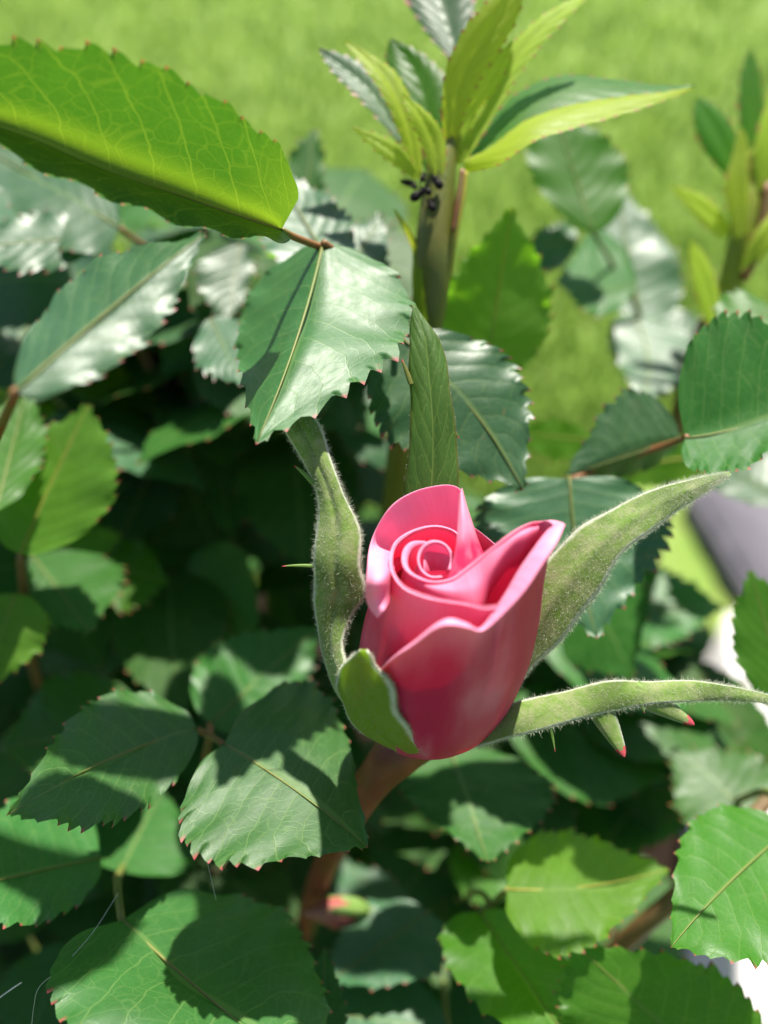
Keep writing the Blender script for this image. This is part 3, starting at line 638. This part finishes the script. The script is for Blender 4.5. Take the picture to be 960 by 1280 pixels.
# stem, hip and sepals
v, fc = tube([O+ax*.35, O-ax*.05, P(500, 938, 10.35), P(470, 972, 10.55), P(442, 1012, 11), P(412, 1070, 12.5), P(392, 1120, 15), P(372, 1190, 19)], [.36, .40, .33, .25, .23, .2, .2, .2], 20, 60, wob=.03)
mesh_obj('stem', v, fc, M['stem_red'], bud)
def sp(px, py, r=None, d=None, side='f'):
    return cyl(*hit(px, py, r, side)) if d is None else P(px, py, d)
def sepal(st, mat, bulge, nu=40, nv=13, fuzz=2500, edge_fuzz=700, hl=.07, label=None, crease=.0, seed=3, ruffle=.02, teeth=()):
    Ls = [s[0] for s in st]; Rs = [s[1] for s in st]
    V, uv = [], []
    for i in range(nu):
        s = i/(nu-1); l, r = spline(Ls, s), spline(Rs, s)
        wd = (r-l).length; c = (l+r)*.5; tw = (CAM-c).normalized()
        tn = (spline(Ls, min(s+.02, 1))+spline(Rs, min(s+.02, 1))-spline(Ls, max(s-.02, 0))-spline(Rs, max(s-.02, 0))).normalized()
        nn = (r-l).normalized().cross(tn)
        if nn.dot(tw) < 0: nn = -nn
        for j in range(nv):
            q = j/(nv-1); bb = bulge[0]+(bulge[1]-bulge[0])*s
            p = lerp(l, r, q)+nn*(bb*wd*4*q*(1-q))-nn*(crease*wd*math.exp(-((q-.5)/.09)**2))
            p += nn*(ruffle*abs(2*q-1)**2*math.sin(s*19+q*3+seed))+ (r-l)*(.03*math.sin(s*31+seed)*(q-.5))
            V.append(p); uv.append((s, q))
    F = grid_faces(nu, nv)
    o = mesh_obj('sepal', V, F, M[mat], bud, V[nv//2], uv, {'tipm': [0.]*len(V)})
    s_ = o.modifiers.new('thickness', 'SOLIDIFY'); s_.thickness = .00035; s_.offset = 0
    if label: o['label'] = label
    rn = random.Random(seed); hv, hf = [], []; fuzz, edge_fuzz = fuzz*3, edge_fuzz*3
    def hair(p, n, tn, L, w=.0016):
        d = (n*rn.uniform(.2, 1)+tn*rn.uniform(-.2, 1.2)+Vector((rn.gauss(0, .5), rn.gauss(0, .5), rn.gauss(0, .5)))).normalized()
        sd = d.cross(Vector((rn.gauss(0, 1), rn.gauss(0, 1), rn.gauss(0, 1)))).normalized()*w
        k = len(hv); bend = Vector((rn.gauss(0, .3), rn.gauss(0, .3), rn.gauss(0, .3)))*L
        hv.extend([p-sd, p+sd, p+d*L*.55+sd*.8, p+d*L*.55-sd*.8, p+d*L+bend]); hf.extend([(k, k+1, k+2, k+3), (k+3, k+2, k+4)])
    def at(i, j): return V[i*nv+j]
    for k in range(fuzz+edge_fuzz):
        i = rn.randrange(nu-2); a, bq = rn.random(), rn.random()
        if k < fuzz: j = rn.randrange(nv-1)
        else: j = rn.choice((0, nv-2)); bq = 0 if j == 0 else 1
        p = lerp(lerp(at(i, j), at(i+1, j), a), lerp(at(i, j+1), at(i+1, j+1), a), bq)
        tn = (at(i+1, j)-at(i, j)).normalized(); ac = (at(i, j+1)-at(i, j)).normalized(); n = ac.cross(tn)
        if n.dot(CAM-p) < 0: n = -n
        if k >= fuzz: n = (ac if j else -ac)+n*.6
        hair(p, n.normalized(), tn, hl*.62*rn.uniform(.4, 1.3)*(1.25 if k >= fuzz else 1))
    if hv: tag(mesh_obj('fuzz', hv, hf, M['fuzz'], o, V[nv//2], smooth=False), kind='stuff')
    for (p0, p1, w, tm) in teeth:
        a, bq = P(*p0), P(*p1); mm = (a+bq)*.5+UP*.02
        dr_ = (bq-a).normalized(); sd = dr_.cross((CAM-a).normalized()).normalized(); up_ = sd.cross(dr_)
        def lobe(q0, q1, ww, n=12):
            V, F = [], []
            for ii in range(n):
                q = lerp(q0, q1, ii/(n-1)); c = lerp(lerp(a, mm, q), lerp(mm, bq, q), q); hw = w*ww*(1.05*max(1-q, 0)**.6*(.72+.28*math.sin(min(q*3.2+.3, 1.57)))+.04)
                for jj in range(6):
                    an = jj*math.pi/3; V.append(c+sd*(hw*math.cos(an))+up_*(hw*.16*math.sin(an)-.3*hw*abs(math.cos(an))))
            for ii in range(n-1):
                for jj in range(6): F.append((ii*6+jj, ii*6+(jj+1) % 6, ii*6+6+(jj+1) % 6, ii*6+6+jj))
            return V, F
        mesh_obj('sepal_tooth', *lobe(0, .9, 1), M[('stem_green', 'tooth', 'sepal')[tm]], o, uv=[(.5, .5)]*72)
        mesh_obj('tooth_tip', *lobe(.86, 1.0, 1.08, 5), M['tooth_tip'], o)
    return o
# left sepal
sepal([(sp(455, 900, 1.0), sp(500, 925, .85)), (sp(425, 865, 1.10), sp(452, 870, 1.08)), (sp(405, 815, d=9.35), sp(428, 812, 1.12)), (sp(395, 765, d=9.2), sp(440, 768, d=9.1)), (sp(393, 735, d=9.15), sp(458, 738, d=9.05)), (sp(394, 700, d=9.1), sp(449, 705, d=8.95)), (sp(398, 655, d=9.1), sp(449, 660, d=9.0)), (sp(396, 615, d=9.1), sp(430, 618, d=9.05)), (sp(383, 582, d=9.15), sp(413, 575, d=9.1)), (sp(362, 548, d=9.2), sp(400, 533, d=9.15)), (sp(345, 518, d=9.25), sp(374, 506, d=9.25)), (sp(336, 500, d=9.3), sp(338, 499, d=9.3))],
      'sepal', (.12, .22), nu=56, fuzz=3600, edge_fuzz=1300, label='left sepal curling up beside the bud with a bent leafy tip', crease=.10, seed=5, teeth=[((397, 708, 9.1), (352, 708, 9.0), .022, 1), ((392, 604, 9.1), (368, 582, 9.15), .035, 1)])
# upright back sepal
sepal([(sp(498, 700, d=9.55), sp(580, 700, d=9.55)), (sp(505, 630, d=9.5), sp(572, 625, d=9.5)), (sp(510, 570, d=9.5), sp(572, 568, d=9.5)), (sp(514, 520, d=9.5), sp(566, 515, d=9.5)), (sp(512, 470, d=9.55), sp(559, 465, d=9.55)), (sp(512, 430, d=9.6), sp(552, 432, d=9.6)), (sp(514, 402, d=9.65), sp(536, 408, d=9.65)), (sp(516, 382, d=9.7), sp(519, 383, d=9.7))],
      'sepal_leaf', (.10, .16), fuzz=300, edge_fuzz=300, hl=.03, label='upright leafy sepal behind the bud', crease=.06, seed=8, teeth=[((514, 480, 9.5), (502, 449, 9.55), .035, 0), ((562, 535, 9.5), (574, 548, 9.5), .03, 0)])
# right sepal
sepal([(sp(600, 880, d=9.9), sp(615, 905, d=9.8)), (sp(640, 800, d=9.6), sp(656, 845, d=9.5)), (sp(668, 722, d=9.45), sp(703, 798, d=9.3)), (sp(714, 670, d=9.35), sp(741, 748, d=9.15)), (sp(762, 638, d=9.3), sp(776, 694, d=9.1)), (sp(820, 612, d=9.25), sp(830, 650, d=9.1)), (sp(872, 598, d=9.2), sp(878, 617, d=9.15)), (sp(911, 591, d=9.2), sp(913, 594, d=9.2))],
      'sepal', (.04, .12), nu=48, fuzz=8000, edge_fuzz=1500, label='woolly right sepal stretched away from the bud', crease=-.05, seed=12)
# lower right sepal
sepal([(sp(560, 918, 1.0), sp(545, 938, .9)), (sp(600, 900, d=9.55), sp(590, 934, d=9.35)), (sp(640, 880, d=9.35), sp(645, 920, d=9.2)), (sp(700, 866, d=9.25), sp(706, 904, d=9.1)), (sp(758, 852, d=9.15), sp(764, 888, d=9.05)), (sp(810, 852, d=9.1), sp(814, 880, d=9.0)), (sp(870, 852, d=9.0), sp(870, 876, d=8.95)), (sp(925, 860, d=8.9), sp(928, 876, d=8.85)), (sp(985, 876, d=8.8), sp(986, 882, d=8.8))],
      'sepal', (.08, .10), nu=48, fuzz=3000, edge_fuzz=900, label='long lower right sepal with side teeth reaching the right edge', crease=.0, seed=17,
      teeth=[((688, 908, 9.1), (694, 940, 9.1), .018, 1), ((742, 872, 9.12), (781, 946, 8.95), .16, 2), ((792, 864, 9.05), (868, 906, 8.9), .15, 2), ((800, 878, 9.0), (806, 892, 9.0), .03, 1)])
# short front left sepal
sepal([(sp(500, 938, .7), sp(535, 944, .8)), (sp(474, 926, .95), sp(530, 938, .95)), (sp(452, 912, 1.08), sp(517, 922, 1.06)), (sp(433, 890, 1.14), sp(503, 897, 1.13)), (sp(424, 862, 1.17), sp(493, 870, 1.14)), (sp(425, 840, 1.18), sp(486, 848, 1.15)), (sp(436, 826, 1.19), sp(470, 832, 1.17)), (sp(450, 812, 1.24), sp(458, 814, 1.24))],
      'sepal_lime', (.10, .10), nu=32, fuzz=900, edge_fuzz=2600, hl=.05, label='short front sepal with a white woolly edge', crease=.06, seed=21)

# ------------------------------------------------------------------ young shoots
def shoot_leaf(par, st, mat, bulge=(.1, .1), crease=.1, nu=44, teeth=16, seed=1, name='leaflet'):
    """a young folded leaflet from stations (left edge, right edge)"""
    Ls = [P(*s[0]) for s in st]; Rs = [P(*s[1]) for s in st]; V, uv, tm = [], [], []
    nv = 11
    for i in range(nu):
        s = i/(nu-1); l, r = spline(Ls, s), spline(Rs, s); c = (l+r)*.5; tw = (CAM-c).normalized()
        tn = (spline(Ls, min(s+.02, 1))-spline(Ls, max(s-.02, 0))+spline(Rs, min(s+.02, 1))-spline(Rs, max(s-.02, 0))).normalized()
        nn = (r-l).normalized().cross(tn); nn = -nn if nn.dot(tw) < 0 else nn
        wd = (r-l).length; ph = (s*teeth) % 1; hh = .055*ph*min(1, (1-s)*5)*min(1, s*6)
        for j in range(nv):
            q = j/(nv-1); e = abs(2*q-1)
            p = lerp(l, r, q)+nn*(lerp(bulge[0], bulge[1], s)*wd*4*q*(1-q))-nn*(crease*wd*max(0, 1-abs(q-.5)*3))
            if e > .95: p += ((r-l).normalized()*(1 if q > .5 else -1)+tn*.7)*hh
            p += nn*(.02*math.sin(9*(s-.2*e)*6.28)*e*(1-e)*2)
            V.append(p); uv.append((s, q)); tm.append(1. if e > .95 and ph > .6 else 0.)
    o = mesh_obj(name, V, grid_faces(nu, nv), M[mat], par, V[nv//2], uv, {'tipm': tm}); return o
sh = thing('rose_shoot', 'young lime green rose shoot above the bud with black aphids on its stem', 'rose shoot', P(497, 600, 12.2))
D0 = 11.4
stalk(sh, [(564, 165, D0), (551, 222, D0), (543, 290, D0), (540, 345, D0+.1), (530, 420, D0+.4), (505, 520, D0+1), (495, 600, D0+1.8), (480, 720, D0+4)], [.09, .21, .26, .265, .24, .2, .19, .2], 'stem_green', 'stem', 16)
stalk(sh, [(580, 215, D0-.1), (574, 255, D0-.1), (566, 300, D0-.1), (560, 350, D0+.1)], [.06, .08, .07, .05], 'stem_yellow', 'stipule')
stalk(sh, [(578, 212, D0-.25), (573, 250, D0-.25), (566, 290, D0-.22)], [.04, .05, .03], 'petiole', 'petiole')
shoot_leaf(sh, [((519, 400, D0+.1), (535, 402, D0)), ((516, 350, D0), (527, 350, D0-.1)), ((516, 310, D0), (523, 312, D0-.1)), ((492, 262, D0), (495, 262, D0))], 'young', nu=16, teeth=1, name='stipule')
K = D0
shoot_leaf(sh, [((562, 205, K), (576, 205, K)), ((554, 150, K-.2), (574, 160, K-.1)), ((558, 92, K-.4), (588, 118, K-.2)), ((580, 40, K-.5), (612, 78, K-.2)), ((606, 8, K-.5), (640, 34, K-.2)), ((636, -30, K-.4), (656, -18, K-.3)), ((664, -72, K-.3), (666, -71, K-.3))], 'young', (.2, .2), .18, seed=1)
shoot_leaf(sh, [((574, 200, K+.1), (582, 203, K)), ((588, 145, K+.1), (606, 162, K)), ((622, 88, K+.1), (638, 108, K)), ((652, 44, K+.1), (672, 60, K)), ((692, 12, K+.1), (706, 24, K)), ((740, -12, K+.1), (742, -10, K))], 'young', (.1, .1), .1, seed=2)
shoot_leaf(sh, [((578, 204, K+.1), (583, 208, K)), ((606, 160, K+.4), (614, 190, K)), ((645, 118, K+.6), (660, 156, K)), ((700, 95, K+.7), (712, 136, K)), ((760, 99, K+.6), (768, 125, K)), ((820, 106, K+.4), (828, 118, K)), ((868, 107, K+.2), (869, 110, K+.2))], 'green', (.05, .05), .0, teeth=18, seed=3)
shoot_leaf(sh, [((580, 200, K-.05), (582, 216, K)), ((612, 185, K-.02), (622, 206, K-.5)), ((656, 152, K-.02), (668, 176, K-.6)), ((710, 133, K-.02), (716, 160, K-.5)), ((768, 123, K), (774, 143, K-.3)), ((828, 116, K), (832, 124, K-.1)), ((866, 109, K+.15), (868, 111, K+.15))], 'young', (.12, .1), .0, teeth=18, seed=13)
shoot_leaf(sh, [((515, 225, K), (527, 222, K)), ((503, 175, K-.1), (524, 172, K)), ((485, 130, K-.2), (513, 128, K)), ((462, 92, K-.2), (490, 88, K)), ((430, 52, K-.1), (434, 50, K-.1))], 'young', (.2, .2), .22, seed=4)
shoot_leaf(sh, [((532, 215, K+.3), (552, 212, K+.3)), ((508, 160, K+.4), (562, 150, K+.3)), ((490, 105, K+.5), (560, 105, K+.4)), ((485, 72, K+.6), (530, 70, K+.5)), ((488, 48, K+.6), (490, 48, K+.6))], 'green', (.1, .1), .12, seed=5)
shoot_leaf(sh, [((500, 180, K+.3), (508, 172, K+.3)), ((455, 128, K+.3), (478, 108, K+.4)), ((425, 98, K+.3), (445, 78, K+.4)), ((398, 62, K+.3), (400, 60, K+.3))], 'blue', (.05, .05), .1, nu=26, teeth=9, seed=6)
shoot_leaf(sh, [((540, 225, K-.2), (556, 222, K-.2)), ((528, 180, K-.3), (555, 178, K-.2)), ((512, 145, K-.4), (540, 148, K-.3)), ((503, 118, K-.4), (505, 117, K-.4))], 'young', (.15, .15), .15, nu=26, teeth=8, seed=7)
shoot_leaf(sh, [((516, 222, K-.1), (522, 212, K-.1)), ((482, 196, K-.2), (494, 180, K-.2)), ((440, 160, K-.2), (442, 158, K-.2))], 'young', (.1, .1), .1, nu=20, teeth=6, seed=8)
shoot_leaf(sh, [((568, 80, K+.8), (578, 76, K+.8)), ((530, 35, K+.9), (590, 30, K+.9)), ((505, -15, K+1), (585, -20, K+1)), ((520, -70, K+1), (523, -70, K+1))], 'blue', (.06, .06), .1, nu=30, teeth=9, seed=9)
shoot_leaf(sh, [((575, 205, K), (582, 200, K)), ((572, 150, K-.1), (592, 145, K)), ((600, 95, K-.15), (622, 105, K)), ((640, 50, K-.1), (642, 50, K-.1))], 'young', (.15, .15), .15, nu=26, teeth=9, seed=10)
# right shoot
sr = thing('rose_shoot', 'blurred yellow green rose shoot at the right edge before the lawn', 'rose shoot', P(880, 480, 16))
D1 = 14.8
stalk(sr, [(945, 190, D1), (934, 260, D1), (920, 330, D1+.2), (900, 400, D1+.6), (880, 470, D1+1.2), (860, 560, D1+3)], [.13, .22, .24, .2, .17, .15], 'stem_lime', 'stem', 14)
stalk(sr, [(960, 230, D1-.2), (950, 300, D1-.1), (930, 350, D1)], [.1, .13, .08], 'petiole', 'stipule')
for st, mt in (([((936, 225, D1), (950, 225, D1)), ((925, 150, D1), (955, 155, D1)), ((926, 100, D1), (950, 100, D1)), ((937, 60, D1), (939, 60, D1))], 'green'),
               ([((920, 235, D1), (932, 230, D1)), ((880, 185, D1), (918, 165, D1)), ((868, 150, D1), (895, 135, D1)), ((870, 122, D1), (872, 121, D1))], 'green'),
               ([((905, 300, D1), (915, 285, D1)), ((875, 275, D1), (885, 250, D1)), ((838, 232, D1), (840, 231, D1))], 'young'),
               ([((945, 240, D1-.2), (962, 235, D1-.2)), ((945, 180, D1-.3), (975, 175, D1-.3)), ((965, 110, D1-.3), (985, 110, D1-.3)), ((985, 50, D1-.3), (987, 50, D1-.3))], 'young'),
               ([((918, 300, D1-.2), (934, 290, D1-.2)), ((908, 235, D1-.3), (935, 225, D1-.3)), ((918, 190, D1-.3), (934, 186, D1-.3)), ((926, 160, D1-.3), (928, 160, D1-.3))], 'young'),
               ([((890, 420, D1), (905, 410, D1)), ((868, 360, D1), (890, 340, D1)), ((862, 300, D1), (864, 300, D1))], 'young'),
               ([((940, 330, D1), (955, 325, D1)), ((950, 270, D1), (975, 262, D1)), ((968, 215, D1), (970, 214, D1))], 'young'),
               ([((925, 340, D1-.2), (940, 330, D1-.2)), ((945, 290, D1-.3), (975, 300, D1-.3)), ((985, 250, D1-.3), (1000, 260, D1-.3))], 'young')):
    shoot_leaf(sr, st, mt, (.15, .15), .12, nu=26, teeth=9)

# ------------------------------------------------------------------ black aphids on the shoot
def aphid(px, py, d, ang, s, rise):
    c = P(px, py, d); ca, sa = math.cos(ang), math.sin(ang)
    X = RT*ca+UP*sa; Y = (-RT*sa+UP*ca); Z = -FW
    vf = []
    for (o, rx, ry, rz_) in ((-.35, .62, .5, .45), (.32, .34, .34, .32), (.72, .22, .24, .2)):
        V, F = [], []
        for i in range(8):
            for j in range(10):
                a = math.pi*i/7; w = 2*math.pi*j/10
                V.append(c+(X*(o+rx*math.cos(a))+Y*(ry*math.sin(a)*math.cos(w))+Z*(rz_*math.sin(a)*math.sin(w)))*s)
        for i in range(7):
            for j in range(10): F.append((i*10+j, i*10+(j+1) % 10, i*10+10+(j+1) % 10, i*10+10+j))
        vf.append((V, F))
    o = mesh_obj('black_aphid', *join(*vf), M['black'], origin=c)
    tag(o, 'tiny black aphid on the stem of the lime green shoot', 'aphid', 'black aphids on the shoot stem')
    for k, x in enumerate((.1, .3, .5)):
        for sg in (-1, 1):
            pts = [c+(X*x+Y*.25*sg)*s, c+(X*(x+.15*(k-1))+Y*.7*sg+Z*.35)*s, c+(X*(x+.45*(k-1))+Y*1.15*sg-Z*.35)*s]
            mesh_obj('leg', *tube(pts, [.06*s, .05*s, .03*s], 5, 7), M['black'], o)
    for sg in (-1, 1):
        mesh_obj('antenna', *tube([c+(X*.85+Y*.1*sg)*s, c+(X*1.2+Y*.35*sg+Z*.2)*s, c+(X*1.7+Y*.5*sg)*s], [.04*s, .03*s, .02*s], 5, 7), M['black'], o)
for a in ((508, 228, D0-.12, 2.9, .10, 0), (529, 221, D0-.33, 1.2, .08, 0), (546, 227, D0-.33, 2.2, .125, 0), (523, 243, D0-.3, .6, .14, 0), (539, 256, D0-.34, 2.0, .10, 0), (517, 231, D0-.28, 1.9, .07, 0), (533, 238, D0-.36, 2.6, .09, 0)):
    aphid(*a)

# ------------------------------------------------------------------ spider threads, small red bud, canes
def thread(pts, r, label):
    v, f_ = tube([P(*p) for p in pts], [r, r], 5, 10*len(pts)); tag(mesh_obj('spider_thread', v, f_, M['silk'], origin=P(*pts[0])), label, 'spider thread', 'spider threads by the bottom left leaf')
thread([(148, 1116, 9.9), (120, 1160, 9.6), (97, 1188, 9.4), (74, 1212, 9.3), (49, 1234, 9.2), (42, 1260, 9.2), (38, 1300, 9.2)], .0022, 'fine bent spider thread hanging from the pale stalk at bottom left')
thread([(27, 1228, 8.8), (12, 1238, 8.7), (-30, 1268, 8.6)], .006, 'short bright spider thread at the left edge near the bottom corner')
thread([(256, 1066, 9.6), (262, 1090, 9.65), (270, 1125, 9.7)], .002, 'fine spider thread between the toothed leaflet and the leaf below it')
sb = thing('small_rose_bud', 'small reddish closed rose bud blurred in the shade below the stem', 'rose bud', P(470, 1150, 14))
def bulb(par, name, a, bpt, r, mat, prof=(.3, .8, 1., .95, .7, .4, .08)):
    A, B = P(*a), P(*bpt); v, f_ = tube([lerp(A, B, i/6) for i in range(7)], [r*x for x in prof], 12, 20, wob=.15); return mesh_obj(name, v, f_, M[mat], par)
bulb(sb, 'petal', (450, 1138, 14), (380, 1142, 13.6), .26, 'dry_bud')
for dy in (-16, 0, 17):
    bulb(sb, 'sepal', (462, 1138+dy*.3, 13.9), (408, 1138+dy*1.1, 13.5+abs(dy)*.02), .09, 'tooth')
stalk(sb, [(455, 1138, 14), (475, 1150, 14.3), (490, 1200, 16)], [.1, .1], 'petiole_green', 'stem')
def cane(label, pts, r, mat='stem_brown'):
    v, f_ = tube([P(*p) for p in pts], r, 12, 10*len(pts), wob=.06); tag(mesh_obj('rose_cane', v, f_, M[mat], origin=P(*pts[-1])), label, 'rose cane', 'rose canes inside the bush')
cane('brown rose cane between lime leaves in the left group', [(150, 380, 15), (185, 450, 15.8), (215, 540, 17), (250, 760, 24), (270, 900, 34)], [.1, .14, .16, .2, .25])
cane('yellowish rose cane standing upright in the left shade', [(238, 330, 16), (245, 420, 16.3), (240, 520, 17), (250, 640, 20), (280, 850, 32)], [.12, .16, .18, .2, .25], 'stem_yellow')
cane('brown rose cane at the lower right behind the plain green leaf', [(960, 1000, 14), (880, 1090, 13.6), (800, 1160, 14), (720, 1230, 16), (640, 1280, 20)], [.12, .16, .17, .18, .2])
cane('pale brown rose cane among the blurred right leaves', [(880, 400, 15.6), (850, 500, 16), (840, 600, 18), (800, 760, 24), (760, 900, 34)], [.1, .13, .15, .18, .22])

# ------------------------------------------------------------------ dim leaves deep inside the bush
rn = random.Random(11)
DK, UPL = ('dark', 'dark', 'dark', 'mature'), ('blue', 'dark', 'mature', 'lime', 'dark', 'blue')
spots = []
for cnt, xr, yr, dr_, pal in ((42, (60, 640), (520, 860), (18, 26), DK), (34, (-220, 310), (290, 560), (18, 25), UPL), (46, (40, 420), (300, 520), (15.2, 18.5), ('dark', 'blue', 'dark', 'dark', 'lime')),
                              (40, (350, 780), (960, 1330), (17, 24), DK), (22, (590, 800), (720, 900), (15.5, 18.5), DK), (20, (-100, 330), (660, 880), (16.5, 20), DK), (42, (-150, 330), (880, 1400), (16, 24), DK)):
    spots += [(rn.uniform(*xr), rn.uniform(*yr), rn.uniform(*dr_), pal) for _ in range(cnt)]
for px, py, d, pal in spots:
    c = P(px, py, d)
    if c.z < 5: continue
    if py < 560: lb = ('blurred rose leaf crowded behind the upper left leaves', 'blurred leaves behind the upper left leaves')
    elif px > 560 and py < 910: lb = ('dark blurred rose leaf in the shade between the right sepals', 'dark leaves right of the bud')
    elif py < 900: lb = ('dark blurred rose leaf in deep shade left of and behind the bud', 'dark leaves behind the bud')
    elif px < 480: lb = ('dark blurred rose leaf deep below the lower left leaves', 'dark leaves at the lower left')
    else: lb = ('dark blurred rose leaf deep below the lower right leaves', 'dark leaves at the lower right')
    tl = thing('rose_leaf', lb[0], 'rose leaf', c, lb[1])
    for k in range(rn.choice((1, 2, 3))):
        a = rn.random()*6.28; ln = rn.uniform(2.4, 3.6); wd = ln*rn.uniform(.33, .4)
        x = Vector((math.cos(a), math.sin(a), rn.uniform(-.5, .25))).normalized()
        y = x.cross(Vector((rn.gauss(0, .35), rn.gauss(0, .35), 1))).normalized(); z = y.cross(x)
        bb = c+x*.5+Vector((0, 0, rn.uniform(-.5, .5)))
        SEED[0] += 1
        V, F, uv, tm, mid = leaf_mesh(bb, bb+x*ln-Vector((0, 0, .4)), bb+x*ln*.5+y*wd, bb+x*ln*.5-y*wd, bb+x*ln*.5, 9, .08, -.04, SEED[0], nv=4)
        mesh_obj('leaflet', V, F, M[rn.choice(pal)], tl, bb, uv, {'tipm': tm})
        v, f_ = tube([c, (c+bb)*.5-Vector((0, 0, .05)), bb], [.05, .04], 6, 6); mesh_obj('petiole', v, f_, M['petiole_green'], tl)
